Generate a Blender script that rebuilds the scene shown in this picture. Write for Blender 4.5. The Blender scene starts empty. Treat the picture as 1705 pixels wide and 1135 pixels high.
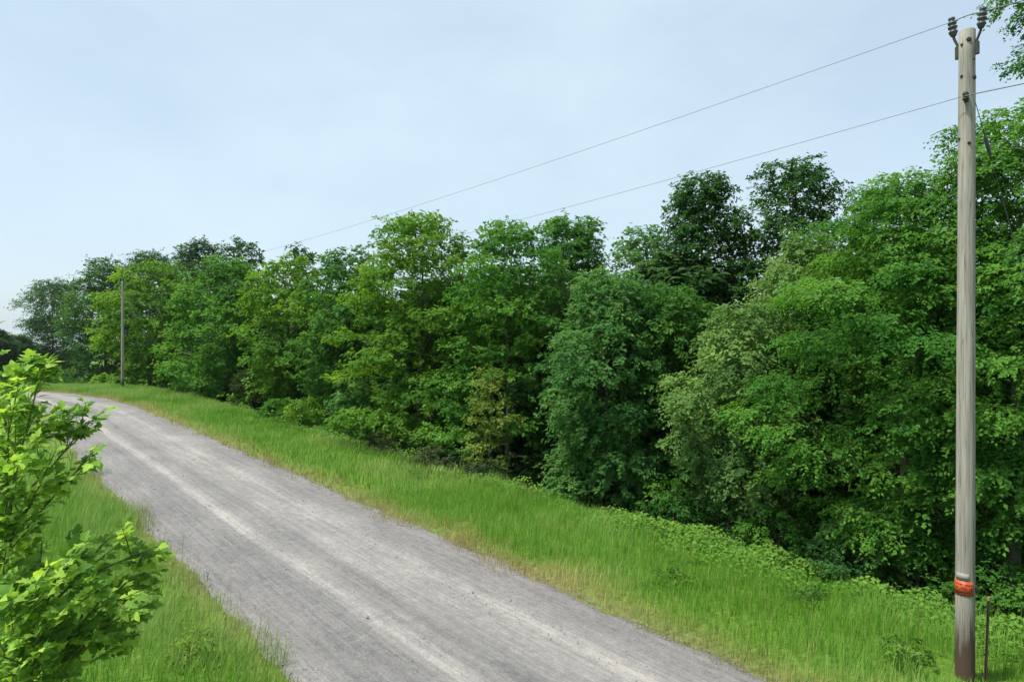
import bpy, bmesh, math, random
import numpy as np
from mathutils import Vector, Matrix

# ------------------------------------------------------------------ camera, sky, sun, exposure
scene = bpy.context.scene
COL = scene.collection
R = math.radians
CAM_Z = 4.6                      # a drone hovering at 4.6 m over the pole's foot
F_PX, CX, CY = 1137.0, 852.5, 567.5
cam_d = bpy.data.cameras.new('camera')
cam = bpy.data.objects.new('camera', cam_d); COL.objects.link(cam)
cam_d.sensor_width = 36.0; cam_d.lens = 36.0 * F_PX / 1705.0
cam_d.clip_start = 0.05; cam_d.clip_end = 6000
cam.location = (0, 0, CAM_Z); cam.rotation_euler = (R(90), 0, 0)
scene.camera = cam

SUN_EL, SUN_AZ = 64.0, math.degrees(math.atan2(-0.90, -0.30))   # azimuth from +Y towards +X
w = bpy.data.worlds.new('World'); scene.world = w; w.use_nodes = True
nt = w.node_tree; nt.nodes.clear()
def N(tree, typ, **kw):
    n = tree.nodes.new(typ)
    for k, v in kw.items(): setattr(n, k, v)
    return n
out = N(nt, 'ShaderNodeOutputWorld'); bg = N(nt, 'ShaderNodeBackground')
sky = N(nt, 'ShaderNodeTexSky', sky_type='NISHITA', sun_disc=False)
sky.sun_elevation = R(SUN_EL); sky.sun_rotation = R(SUN_AZ)
sky.air_density = 1.0; sky.dust_density = 2.0; sky.ozone_density = 1.0; sky.altitude = 100
# a thin high veil of cloud, denser in wisps, over the blue
tc = N(nt, 'ShaderNodeTexCoord')
mp = N(nt, 'ShaderNodeMapping'); mp.inputs['Scale'].default_value = (1.0, 1.0, 2.2); mp.inputs['Rotation'].default_value = (0, R(12), 0)
nz = N(nt, 'ShaderNodeTexNoise'); nz.inputs['Scale'].default_value = 2.3; nz.inputs['Detail'].default_value = 5; nz.inputs['Roughness'].default_value = 0.55
mr = N(nt, 'ShaderNodeMapRange'); mr.inputs['From Min'].default_value = 0.35; mr.inputs['From Max'].default_value = 0.75
mr.inputs['To Min'].default_value = 0.58; mr.inputs['To Max'].default_value = 0.88
mx = N(nt, 'ShaderNodeMix', data_type='RGBA'); mx.inputs['B'].default_value = (4.55, 5.55, 6.15, 1)
nt.links.new(tc.outputs['Generated'], mp.inputs['Vector']); nt.links.new(mp.outputs['Vector'], nz.inputs['Vector'])
nt.links.new(nz.outputs['Fac'], mr.inputs['Value']); nt.links.new(mr.outputs['Result'], mx.inputs['Factor'])
nt.links.new(sky.outputs['Color'], mx.inputs['A']); nt.links.new(mx.outputs['Result'], bg.inputs['Color'])
bg.inputs['Strength'].default_value = 0.105
nt.links.new(bg.outputs['Background'], out.inputs['Surface'])

sun_d = bpy.data.lights.new('sun', 'SUN'); sun = bpy.data.objects.new('sun', sun_d); COL.objects.link(sun)
sun_d.energy = 4.2; sun_d.angle = R(5.0); sun_d.color = (1.0, 0.95, 0.86)
sd = Vector((math.sin(R(SUN_AZ)) * math.cos(R(SUN_EL)), math.cos(R(SUN_AZ)) * math.cos(R(SUN_EL)), math.sin(R(SUN_EL))))
sun.rotation_euler = (-sd).to_track_quat('-Z', 'Y').to_euler(); sun.location = sd * 60
vs = scene.view_settings
vs.view_transform = 'Standard'; vs.look = 'None'; vs.exposure = 0.7; vs.gamma = 1.0; vs.use_curve_mapping = False
scene.cycles.max_bounces = 6; scene.cycles.diffuse_bounces = 3; scene.cycles.transmission_bounces = 4
scene.cycles.transparent_max_bounces = 8; scene.cycles.volume_bounces = 0

# ------------------------------------------------------------------ the lie of the land
# s runs along the pole line (road) away from the camera, t across it to the right; the pole stands at s = t = 0
P0 = np.array((6.3, 9.5)); DS = np.array((-0.633, 0.774)); DT = np.array((0.774, 0.633))
def W2(s, t): return P0[0] + DS[0] * s + DT[0] * t, P0[1] + DS[1] * s + DT[1] * t
def ST(x, y):
    dx, dy = x - P0[0], y - P0[1]
    return dx * DS[0] + dy * DS[1], dx * DT[0] + dy * DT[1]
def along(s):
    s = np.asarray(s, float)
    d = np.clip(s - 45, 0, None); q = np.where(d < 40, 0.0012 * d * d, 1.92 + 0.096 * (d - 40))
    z = 0.0163 * np.clip(s, -200, 400) - q
    return np.maximum(z, -3.2 + 0.0 * z)
def road_mid(s):
    s = np.asarray(s, float); d = np.clip(s - 38, 0, None)
    return -4.85 - 0.0066 * np.minimum(d, 60) ** 2 - np.clip(d - 60, 0, None) * .79
def gz(s, t):
    s = np.asarray(s, float); t = np.asarray(t, float)
    z = along(s)
    z = z - 0.07 * np.clip(t + 1.2, 0, 3.2) - 0.30 * np.clip(t - 2.0, 0, 6.5) - 0.06 * np.clip(t - 8.5, 0, 40)
    z = z - 0.05 * np.clip(-8.0 - t, 0, 12) * np.clip((60 - s) / 10, 0, 1)
    z = z + 0.05 * np.sin(0.9 * s + 0.7 * t) * np.clip(np.abs(t + 4.85) - 3.2, 0, 1) + 0.03 * np.sin(2.3 * s - 1.9 * t) * np.clip(np.abs(t + 4.85) - 3.2, 0, 1)
    return z
def G(s, t):
    x, y = W2(s, t); return Vector((float(x), float(y), float(gz(s, t))))
def s_of_px(px, t):
    u = (px - CX) / F_PX
    return (P0[0] + DT[0] * t - u * (P0[1] + DT[1] * t)) / (-DS[0] + u * DS[1])

def vnoise(x, y, seed=0):
    x = np.asarray(x, float); y = np.asarray(y, float)
    rng = np.random.default_rng(seed); g = rng.random((64, 64))
    xi = np.floor(x).astype(int); yi = np.floor(y).astype(int); fx = x - xi; fy = y - yi
    fx = fx * fx * (3 - 2 * fx); fy = fy * fy * (3 - 2 * fy)
    a = g[xi % 64, yi % 64]; b = g[(xi + 1) % 64, yi % 64]; c = g[xi % 64, (yi + 1) % 64]; d = g[(xi + 1) % 64, (yi + 1) % 64]
    return (a * (1 - fx) + b * fx) * (1 - fy) + (c * (1 - fx) + d * fx) * fy

# ------------------------------------------------------------------ helpers
def np_mesh(name, V, Fc, k, attrs=None, smooth=False):
    """V (n,3), Fc (m,k) faces of k corners"""
    me = bpy.data.meshes.new(name)
    V = np.ascontiguousarray(V, np.float32); Fc = np.ascontiguousarray(Fc, np.int32); m = len(Fc)
    me.vertices.add(len(V)); me.vertices.foreach_set('co', V.ravel())
    me.loops.add(m * k); me.loops.foreach_set('vertex_index', Fc.ravel())
    me.polygons.add(m); me.polygons.foreach_set('loop_start', np.arange(0, m * k, k, dtype=np.int32))
    me.polygons.foreach_set('loop_total', np.full(m, k, np.int32))
    me.polygons.foreach_set('use_smooth', np.full(m, smooth, bool))
    for an, av in (attrs or {}).items():
        a = me.attributes.new(an, 'FLOAT', 'POINT'); a.data.foreach_set('value', np.ascontiguousarray(av, np.float32))
    me.update(calc_edges=True); return me
def link(name, data, mat=None, parent=None, loc=None):
    o = bpy.data.objects.new(name, data); COL.objects.link(o)
    if mat is not None and data is not None and not data.materials: data.materials.append(mat)
    if parent is not None: o.parent = parent
    if loc is not None: o.location = loc
    return o
def tag(o, label=None, cat=None, group=None, kind=None):
    if label: o['label'] = label
    if cat: o['category'] = cat
    if group: o['group'] = group
    if kind: o['kind'] = kind
    return o
def bm_obj(name, bm, mat, parent=None, smooth=True, loc=None):
    me = bpy.data.meshes.new(name); bm.normal_update(); bm.to_mesh(me); bm.free()
    if smooth:
        for p in me.polygons: p.use_smooth = True
    return link(name, me, mat, parent, loc)
def tube(bm, pts, rad, n=8, cap=True):
    pts = [Vector(p) for p in pts]; rings = []
    rad = rad if isinstance(rad, (list, tuple)) else [rad] * len(pts)
    ref = None
    for i, p in enumerate(pts):
        d = (pts[min(i + 1, len(pts) - 1)] - pts[max(i - 1, 0)]).normalized()
        if ref is None: ref = d.orthogonal().normalized()
        ref = (ref - d * ref.dot(d)).normalized(); b = d.cross(ref)
        rings.append([bm.verts.new(p + (ref * math.cos(2 * math.pi * k / n) + b * math.sin(2 * math.pi * k / n)) * rad[i]) for k in range(n)])
    for a, b in zip(rings, rings[1:]):
        for k in range(n): bm.faces.new((a[k], a[(k + 1) % n], b[(k + 1) % n], b[k]))
    if cap:
        bm.faces.new(rings[0][::-1]); bm.faces.new(rings[-1])
def box(bm, c, size, rot=None):
    r = bmesh.ops.create_cube(bm, size=1.0)
    M = Matrix.Translation(c) @ (rot.to_matrix().to_4x4() if rot else Matrix()) @ Matrix.Diagonal((*size, 1))
    bmesh.ops.transform(bm, matrix=M, verts=r['verts']); return r['verts']

# ------------------------------------------------------------------ materials
def new_mat(name):
    m = bpy.data.materials.new(name); m.use_nodes = True; t = m.node_tree; t.nodes.clear()
    o = N(t, 'ShaderNodeOutputMaterial'); return m, t, o
def lk(t, a, b): t.links.new(a, b)
def ramp(t, stops):
    r = N(t, 'ShaderNodeValToRGB'); e = r.color_ramp.elements
    while len(e) < len(stops): e.new(0.5)
    for i, (p, c) in enumerate(stops): e[i].position = p; e[i].color = (*c, 1)
    return r
def attr(t, name): return N(t, 'ShaderNodeAttribute', attribute_name=name)
def math_(t, op, a, b=None, c=None):
    n = N(t, 'ShaderNodeMath', operation=op)
    for i, v in enumerate((a, b, c)):
        if v is None: continue
        if isinstance(v, (int, float)): n.inputs[i].default_value = v
        else: lk(t, v, n.inputs[i])
    return n.outputs[0]

def leaf_material(name, transl=0.42, rough=0.6, spec=0.10):
    m, t, o = new_mat(name)
    oi = N(t, 'ShaderNodeObjectInfo'); at = attr(t, 'var')
    val = math_(t, 'MULTIPLY_ADD', at.outputs['Fac'], 1.0, 0.5)
    hs = N(t, 'ShaderNodeHueSaturation'); hs.inputs['Saturation'].default_value = 0.93; lk(t, oi.outputs['Color'], hs.inputs['Color'])
    lk(t, math_(t, 'MULTIPLY_ADD', at.outputs['Fac'], -0.05, 0.525), hs.inputs['Hue']); lk(t, val, hs.inputs['Value'])
    p = N(t, 'ShaderNodeBsdfPrincipled'); p.inputs['Roughness'].default_value = rough; p.inputs['Specular IOR Level'].default_value = spec
    lk(t, hs.outputs['Color'], p.inputs['Base Color'])
    tr = N(t, 'ShaderNodeBsdfTranslucent')
    h2 = N(t, 'ShaderNodeHueSaturation'); h2.inputs['Hue'].default_value = 0.485; h2.inputs['Saturation'].default_value = 1.1; h2.inputs['Value'].default_value = 1.5
    lk(t, hs.outputs['Color'], h2.inputs['Color']); lk(t, h2.outputs['Color'], tr.inputs['Color'])
    ms = N(t, 'ShaderNodeMixShader'); ms.inputs[0].default_value = transl
    lk(t, p.outputs[0], ms.inputs[1]); lk(t, tr.outputs[0], ms.inputs[2]); lk(t, ms.outputs[0], o.inputs['Surface'])
    return m
M_LEAF = leaf_material('tree_leaf')

def grass_material():
    m, t, o = new_mat('grass_blade')
    dr = attr(t, 'dry'); va = attr(t, 'var'); hh = attr(t, 'hgt')
    g = ramp(t, [(0.0, (0.078, 0.215, 0.016)), (0.5, (0.140, 0.320, 0.034)), (1.0, (0.265, 0.425, 0.105))]); lk(t, va.outputs['Fac'], g.inputs['Fac'])
    d = ramp(t, [(0.0, (0.30, 0.185, 0.080)), (1.0, (0.54, 0.43, 0.20))]); lk(t, va.outputs['Fac'], d.inputs['Fac'])
    mx = N(t, 'ShaderNodeMix', data_type='RGBA'); lk(t, dr.outputs['Fac'], mx.inputs['Factor'])
    lk(t, g.outputs['Color'], mx.inputs['A']); lk(t, d.outputs['Color'], mx.inputs['B'])
    p = N(t, 'ShaderNodeBsdfPrincipled'); p.inputs['Roughness'].default_value = 0.6; p.inputs['Specular IOR Level'].default_value = 0.12
    tr = N(t, 'ShaderNodeBsdfTranslucent'); lk(t, mx.outputs['Result'], p.inputs['Base Color']); lk(t, mx.outputs['Result'], tr.inputs['Color'])
    ms = N(t, 'ShaderNodeMixShader'); ms.inputs[0].default_value = 0.35
    lk(t, p.outputs[0], ms.inputs[1]); lk(t, tr.outputs[0], ms.inputs[2]); lk(t, ms.outputs[0], o.inputs['Surface'])
    return m
M_GRASS = grass_material()

def plain(name, stops, scale=8.0, rough=0.8, bump=0.2, stretch=(1, 1, 1), metal=0.0, coord='Object', detail=6, spec=0.3):
    m, t, o = new_mat(name)
    tc = N(t, 'ShaderNodeTexCoord'); mp = N(t, 'ShaderNodeMapping'); mp.inputs['Scale'].default_value = stretch
    nz = N(t, 'ShaderNodeTexNoise'); nz.inputs['Scale'].default_value = scale; nz.inputs['Detail'].default_value = detail; nz.inputs['Roughness'].default_value = 0.65
    lk(t, tc.outputs[coord], mp.inputs['Vector']); lk(t, mp.outputs['Vector'], nz.inputs['Vector'])
    r = ramp(t, stops); lk(t, nz.outputs['Fac'], r.inputs['Fac'])
    p = N(t, 'ShaderNodeBsdfPrincipled'); p.inputs['Roughness'].default_value = rough; p.inputs['Metallic'].default_value = metal; p.inputs['Specular IOR Level'].default_value = spec
    lk(t, r.outputs['Color'], p.inputs['Base Color'])
    if bump:
        b = N(t, 'ShaderNodeBump'); b.inputs['Strength'].default_value = bump; b.inputs['Distance'].default_value = 0.02
        lk(t, nz.outputs['Fac'], b.inputs['Height']); lk(t, b.outputs['Normal'], p.inputs['Normal'])
    lk(t, p.outputs[0], o.inputs['Surface']); return m
M_BARK = plain('tree_bark', [(0.3, (0.05, 0.042, 0.033)), (0.7, (0.15, 0.13, 0.105))], 9, 0.9, 0.6, (1, 1, 0.25))
M_STEM = plain('green_stem', [(0.3, (0.07, 0.10, 0.03)), (0.7, (0.14, 0.17, 0.06))], 12, 0.7, 0.2)
M_STEEL = plain('galvanised_steel', [(0.3, (0.16, 0.165, 0.17)), (0.7, (0.30, 0.30, 0.30))], 30, 0.5, 0.1, metal=0.7)
M_POLY = plain('grey_insulator', [(0.3, (0.045, 0.05, 0.058)), (0.7, (0.085, 0.09, 0.10))], 20, 0.45, 0.0)
M_DARK = plain('dark_iron', [(0.3, (0.02, 0.02, 0.02)), (0.7, (0.05, 0.045, 0.04))], 30, 0.6, 0.1)
M_WIRE = plain('aluminium_wire', [(0.3, (0.15, 0.155, 0.165)), (0.7, (0.20, 0.205, 0.215))], 30, 0.6, 0.0)
M_RUST = plain('rusty_post', [(0.3, (0.030, 0.022, 0.018)), (0.7, (0.07, 0.042, 0.03))], 30, 0.8, 0.2)
M_ORANGE = plain('orange_tag', [(0.35, (0.33, 0.045, 0.014)), (0.65, (0.45, 0.09, 0.02))], 9, 0.5, 0.05)
M_INK = plain('tag_ink', [(0.3, (0.06, 0.015, 0.012)), (0.7, (0.16, 0.03, 0.02))], 20, 0.6, 0)
M_YEL = plain('yellow_tip', [(0.3, (0.22, 0.17, 0.06)), (0.7, (0.32, 0.26, 0.10))], 30, 0.7, 0)
M_STONE = plain('gravel_stone', [(0.3, (0.11, 0.107, 0.107)), (0.7, (0.24, 0.23, 0.225))], 5, 0.9, 0.0, coord='Generated')
M_PLATE = plain('grey_plate', [(0.3, (0.19, 0.19, 0.185)), (0.7, (0.26, 0.26, 0.25))], 14, 0.6, 0.05)

def pole_material():
    m, t, o = new_mat('weathered_pole_wood')
    tc = N(t, 'ShaderNodeTexCoord'); mp = N(t, 'ShaderNodeMapping'); mp.inputs['Scale'].default_value = (14, 14, 0.5)
    nz = N(t, 'ShaderNodeTexNoise'); nz.inputs['Scale'].default_value = 2.0; nz.inputs['Detail'].default_value = 8; nz.inputs['Roughness'].default_value = 0.7
    lk(t, tc.outputs['Object'], mp.inputs['Vector']); lk(t, mp.outputs['Vector'], nz.inputs['Vector'])
    r = ramp(t, [(0.25, (0.13, 0.12, 0.10)), (0.5, (0.27, 0.258, 0.222)), (0.75, (0.39, 0.37, 0.325))]); lk(t, nz.outputs['Fac'], r.inputs['Fac'])
    # large blotches of weather stain
    n2 = N(t, 'ShaderNodeTexNoise'); n2.inputs['Scale'].default_value = 1.3; n2.inputs['Detail'].default_value = 4
    mp2 = N(t, 'ShaderNodeMapping'); mp2.inputs['Scale'].default_value = (2, 2, 0.6); lk(t, tc.outputs['Object'], mp2.inputs['Vector']); lk(t, mp2.outputs['Vector'], n2.inputs['Vector'])
    # brown rot stain climbing from the foot, torn into tongues by the grain
    sp = N(t, 'ShaderNodeSeparateXYZ'); lk(t, tc.outputs['Object'], sp.inputs[0])
    hgt = math_(t, 'ADD', sp.outputs['Z'], math_(t, 'MULTIPLY_ADD', nz.outputs['Fac'], -2.2, 1.1))
    f = N(t, 'ShaderNodeMapRange'); f.inputs['From Min'].default_value = 0.55; f.inputs['From Max'].default_value = 0.95; f.inputs['To Min'].default_value = 0.92; f.inputs['To Max'].default_value = 0.0
    lk(t, hgt, f.inputs['Value'])
    mx = N(t, 'ShaderNodeMix', data_type='RGBA'); lk(t, f.outputs['Result'], mx.inputs['Factor']); lk(t, r.outputs['Color'], mx.inputs['A']); mx.inputs['B'].default_value = (0.055, 0.030, 0.018, 1)
    hs = N(t, 'ShaderNodeHueSaturation'); lk(t, mx.outputs['Result'], hs.inputs['Color']); lk(t, math_(t, 'MULTIPLY_ADD', n2.outputs['Fac'], 0.7, 0.68), hs.inputs['Value'])
    p = N(t, 'ShaderNodeBsdfPrincipled'); p.inputs['Roughness'].default_value = 0.85; p.inputs['Specular IOR Level'].default_value = 0.2; lk(t, hs.outputs['Color'], p.inputs['Base Color'])
    mp3 = N(t, 'ShaderNodeMapping'); mp3.inputs['Scale'].default_value = (9, 9, 0.22); n3 = N(t, 'ShaderNodeTexNoise'); n3.inputs['Scale'].default_value = 2.2; n3.inputs['Detail'].default_value = 3
    lk(t, tc.outputs['Object'], mp3.inputs['Vector']); lk(t, mp3.outputs['Vector'], n3.inputs['Vector'])
    ck = math_(t, 'MINIMUM', math_(t, 'MULTIPLY_ADD', math_(t, 'ABSOLUTE', math_(t, 'SUBTRACT', n3.outputs['Fac'], 0.52)), 26.0, 0.35), 1.0)
    cm_ = N(t, 'ShaderNodeMix', data_type='RGBA'); lk(t, ck, cm_.inputs['Factor']); cm_.inputs['A'].default_value = (.06, .052, .042, 1); lk(t, hs.outputs['Color'], cm_.inputs['B']); lk(t, cm_.outputs['Result'], p.inputs['Base Color'])
    b = N(t, 'ShaderNodeBump'); b.inputs['Strength'].default_value = 0.5; b.inputs['Distance'].default_value = 0.01; lk(t, nz.outputs['Fac'], b.inputs['Height']); lk(t, b.outputs['Normal'], p.inputs['Normal'])
    lk(t, p.outputs[0], o.inputs['Surface']); return m
M_POLE = pole_material()

def road_material():
    m, t, o = new_mat('gravel')
    rs, rt = attr(t, 'rs').outputs['Fac'], attr(t, 'rt').outputs['Fac']
    cb = N(t, 'ShaderNodeCombineXYZ'); lk(t, rs, cb.inputs[0]); lk(t, rt, cb.inputs[1])
    def noise(sx, sy, sc, det=5, rg=0.6, dist=0.0):
        mp = N(t, 'ShaderNodeMapping'); mp.inputs['Scale'].default_value = (sx, sy, 1); lk(t, cb.outputs[0], mp.inputs['Vector'])
        n = N(t, 'ShaderNodeTexNoise'); n.inputs['Scale'].default_value = sc; n.inputs['Detail'].default_value = det; n.inputs['Roughness'].default_value = rg; n.inputs['Distortion'].default_value = dist
        lk(t, mp.outputs[0], n.inputs['Vector']); return n.outputs['Fac']
    streak = noise(0.16, 3.0, 2.6, 9, 0.76, 0.4); grit = noise(0.85, 1.0, 6, 8, 0.85); thin = noise(0.05, 4.2, 2.2, 4, 0.55, 0.15); broad = noise(0.10, 0.55, 1.0, 4); patch = noise(0.5, 0.9, 0.8, 5, 0.65)
    gr = noise(1, 1, 26, 6, 0.8); fine = noise(1, 1, 90, 3, 0.8); wob = noise(0.12, 0.02, 1.0, 3)
    tt = math_(t, 'ADD', rt, math_(t, 'MULTIPLY_ADD', wob, 0.30, -0.15))
    def band(c, wd):      # smooth bump round t = c
        d = math_(t, 'DIVIDE', math_(t, 'SUBTRACT', tt, c), wd)
        return math_(t, 'EXPONENT', math_(t, 'MULTIPLY', math_(t, 'MULTIPLY', d, d), -1.0))
    lvl = math_(t, 'MULTIPLY', band(-5.65, 0.19), 0.42)                                     # the wheel track pressed pale and dusty
    lvl = math_(t, 'ADD', lvl, math_(t, 'MULTIPLY', band(-4.15, 0.80), 0.22))               # the driven middle
    lvl = math_(t, 'ADD', lvl, math_(t, 'MULTIPLY', band(-3.75, 0.16), 0.16))
    lvl = math_(t, 'SUBTRACT', lvl, math_(t, 'MULTIPLY', band(-5.02, 0.15), 0.14))
    lvl = math_(t, 'ADD', lvl, math_(t, 'MULTIPLY_ADD', streak, 0.56, -0.28))
    lvl = math_(t, 'ADD', lvl, math_(t, 'MULTIPLY_ADD', broad, 0.45, -0.22))
    lvl = math_(t, 'ADD', lvl, math_(t, 'MULTIPLY_ADD', patch, 0.8, -0.40))
    lvl = math_(t, 'ADD', lvl, math_(t, 'MULTIPLY_ADD', gr, 1.2, -0.60))
    lvl = math_(t, 'ADD', lvl, math_(t, 'MULTIPLY_ADD', fine, 0.9, -0.45))
    lvl = math_(t, 'ADD', lvl, math_(t, 'MULTIPLY_ADD', grit, 1.5, -0.75))
    rdg = math_(t, 'POWER', math_(t, 'SUBTRACT', 1.0, math_(t, 'MULTIPLY', math_(t, 'ABSOLUTE', math_(t, 'SUBTRACT', thin, 0.5)), 2.0)), 14.0)
    lvl = math_(t, 'ADD', lvl, math_(t, 'MULTIPLY', rdg, 0.20))
    lvl = math_(t, 'ADD', lvl, 0.33)
    r = ramp(t, [(0.0, (0.092, 0.090, 0.090)), (0.35, (0.158, 0.154, 0.152)), (0.65, (0.212, 0.206, 0.200)), (1.0, (0.325, 0.306, 0.282))]); lk(t, lvl, r.inputs['Fac'])
    p = N(t, 'ShaderNodeBsdfPrincipled'); p.inputs['Roughness'].default_value = 0.95; p.inputs['Specular IOR Level'].default_value = 0.15; lk(t, r.outputs['Color'], p.inputs['Base Color'])
    h = math_(t, 'ADD', math_(t, 'MULTIPLY', gr, 0.7), math_(t, 'ADD', math_(t, 'MULTIPLY', fine, 0.5), math_(t, 'MULTIPLY', streak, 0.3)))
    b = N(t, 'ShaderNodeBump'); b.inputs['Strength'].default_value = 0.55; b.inputs['Distance'].default_value = 0.03; lk(t, h, b.inputs['Height']); lk(t, b.outputs['Normal'], p.inputs['Normal'])
    lk(t, p.outputs[0], o.inputs['Surface']); return m
M_ROAD = road_material()

def ground_material():
    m, t, o = new_mat('verge_soil')
    tc = N(t, 'ShaderNodeTexCoord')
    def noise(sc, det=5):
        n = N(t, 'ShaderNodeTexNoise'); n.inputs['Scale'].default_value = sc; n.inputs['Detail'].default_value = det; n.inputs['Roughness'].default_value = 0.65
        lk(t, tc.outputs['Object'], n.inputs['Vector']); return n.outputs['Fac']
    a, b_ = noise(0.7), noise(7)
    g = ramp(t, [(0.3, (0.055, 0.115, 0.014)), (0.7, (0.120, 0.205, 0.03))]); lk(t, b_, g.inputs['Fac'])
    s = ramp(t, [(0.3, (0.085, 0.072, 0.040)), (0.7, (0.20, 0.165, 0.10))]); lk(t, b_, s.inputs['Fac'])
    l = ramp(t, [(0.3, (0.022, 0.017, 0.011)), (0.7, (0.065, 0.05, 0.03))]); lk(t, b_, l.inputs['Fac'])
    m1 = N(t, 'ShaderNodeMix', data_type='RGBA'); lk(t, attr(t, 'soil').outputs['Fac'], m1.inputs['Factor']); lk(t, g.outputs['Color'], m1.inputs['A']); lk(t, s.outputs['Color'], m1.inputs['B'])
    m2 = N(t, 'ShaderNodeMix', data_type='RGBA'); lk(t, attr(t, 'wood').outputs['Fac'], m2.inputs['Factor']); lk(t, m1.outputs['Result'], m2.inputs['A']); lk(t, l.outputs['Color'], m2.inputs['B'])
    p = N(t, 'ShaderNodeBsdfPrincipled'); p.inputs['Roughness'].default_value = 0.95; p.inputs['Specular IOR Level'].default_value = 0.1; lk(t, m2.outputs['Result'], p.inputs['Base Color'])
    bp = N(t, 'ShaderNodeBump'); bp.inputs['Strength'].default_value = 0.6; bp.inputs['Distance'].default_value = 0.05; lk(t, b_, bp.inputs['Height']); lk(t, bp.outputs['Normal'], p.inputs['Normal'])
    lk(t, p.outputs[0], o.inputs['Surface']); return m
M_GROUND = ground_material()

# ------------------------------------------------------------------ ground and road
def grid_faces(ns, ntt):
    i, j = np.meshgrid(np.arange(ns - 1), np.arange(ntt - 1), indexing='ij'); a = (i * ntt + j).ravel()
    return np.stack([a, a + 1, a + ntt + 1, a + ntt], 1)
sv = np.concatenate([-np.geomspace(1000, 22, 18), np.arange(-20, 100, 0.5), np.geomspace(101, 1000, 24)])
tv = np.concatenate([-np.geomspace(1000, 31, 20), np.arange(-30, -16, 1.0), np.arange(-16, 12, 0.4), np.geomspace(12.5, 1000, 28)])
S, T = np.meshgrid(sv, tv, indexing='ij')
Z = gz(S, T)
rd = np.abs(T - road_mid(S))
Z = Z - 0.07 * np.clip((2.65 - rd) / 0.4, 0, 1)
X, Y = W2(S, T)
edge = 0.9 * np.clip(1.0 - (rd - 2.3) / 0.9, 0, 1) * np.clip(vnoise(S * 0.8, T * 0.8, 3) * 1.6, 0.25, 1)
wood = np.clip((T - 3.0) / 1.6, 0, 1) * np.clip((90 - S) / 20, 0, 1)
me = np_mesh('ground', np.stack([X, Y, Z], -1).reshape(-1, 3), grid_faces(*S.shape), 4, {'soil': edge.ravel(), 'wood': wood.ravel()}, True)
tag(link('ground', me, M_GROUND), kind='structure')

rsv = np.concatenate([np.arange(-60, -12, 1.5), np.arange(-12, 45, 0.2), np.arange(45, 112, 0.8)])
rtv = np.linspace(-2.62, 2.62, 66)
S, T = np.meshgrid(rsv, rtv, indexing='ij')
ew = 0.30 * (vnoise(S * 0.9, 0 * S, 5) - 0.5) + 0.20 * (vnoise(S * 3.1, 0 * S + 3, 6) - 0.5)      # ragged gravel edge
TT = T * (1 + (ew * np.sign(T)) / 2.6)
ta = TT + road_mid(S)
wobble = 0.15 * (vnoise(S * 0.12, 0 * S + 9, 7) - 0.5)
tw = TT - 4.85 + wobble
prof = 0.05 * (1 - (TT / 2.6) ** 2) - 0.020 * np.exp(-((tw + 5.65) / 0.22) ** 2) - 0.014 * np.exp(-((tw + 3.75) / 0.25) ** 2) + 0.016 * np.exp(-((tw + 5.05) / 0.16) ** 2)
prof += 0.016 * (vnoise(S * 0.5, T * 7, 8) - 0.5) + 0.012 * (vnoise(S * 2.5, T * 5, 9) - 0.5)
prof -= 0.07 * np.clip((np.abs(T) - 2.42) / 0.2, 0, 1)
X, Y = W2(S, ta)
me = np_mesh('gravel_road', np.stack([X, Y, gz(S, ta) + prof + 0.012], -1).reshape(-1, 3), grid_faces(*S.shape), 4,
             {'rs': S.ravel(), 'rt': (TT - 4.85).ravel()}, True)
tag(link('gravel_road', me, M_ROAD), kind='structure')

# loose stones
rng = np.random.default_rng(11)
n = 9000
ss = -9 + 32 * rng.random(n) ** 1.4; tt = rng.uniform(-2.6, 2.6, n); k = rng.random(n) < 0.5
tt[k] = np.sign(tt[k]) * (2.6 - np.abs(rng.normal(0, 0.35, k.sum())))
x, y = W2(ss, tt + road_mid(ss)); z = gz(ss, tt - 4.85) + 0.05 * (1 - (tt / 2.6) ** 2) + 0.014
r = rng.uniform(0.006, 0.016, n) * (1 + 1.0 * (rng.random(n) < 0.05))
oct_v = np.array([(1, 0, 0), (-1, 0, 0), (0, 1, 0), (0, -1, 0), (0, 0, 1), (0, 0, -1)], float)
oct_f = np.array([(0, 2, 4), (2, 1, 4), (1, 3, 4), (3, 0, 4), (2, 0, 5), (1, 2, 5), (3, 1, 5), (0, 3, 5)])
jit = rng.uniform(0.6, 1.3, (n, 6, 1)); sc = r[:, None, None] * np.stack([rng.uniform(.8, 1.3, n), rng.uniform(.8, 1.3, n), rng.uniform(.5, .8, n)], 1)[:, None, :]
V = oct_v[None] * jit * sc; a = rng.uniform(0, 6.28, n); ca, sa = np.cos(a)[:, None], np.sin(a)[:, None]
V = np.stack([V[..., 0] * ca - V[..., 1] * sa, V[..., 0] * sa + V[..., 1] * ca, V[..., 2]], -1) + np.stack([x, y, z], -1)[:, None, :]
Fc = (oct_f[None] + 6 * np.arange(n)[:, None, None]).reshape(-1, 3)
tag(link('loose_gravel', np_mesh('loose_gravel', V.reshape(-1, 3), Fc, 3), M_STONE), 'loose grey stones scattered over the gravel road', 'gravel', kind='stuff')

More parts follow.
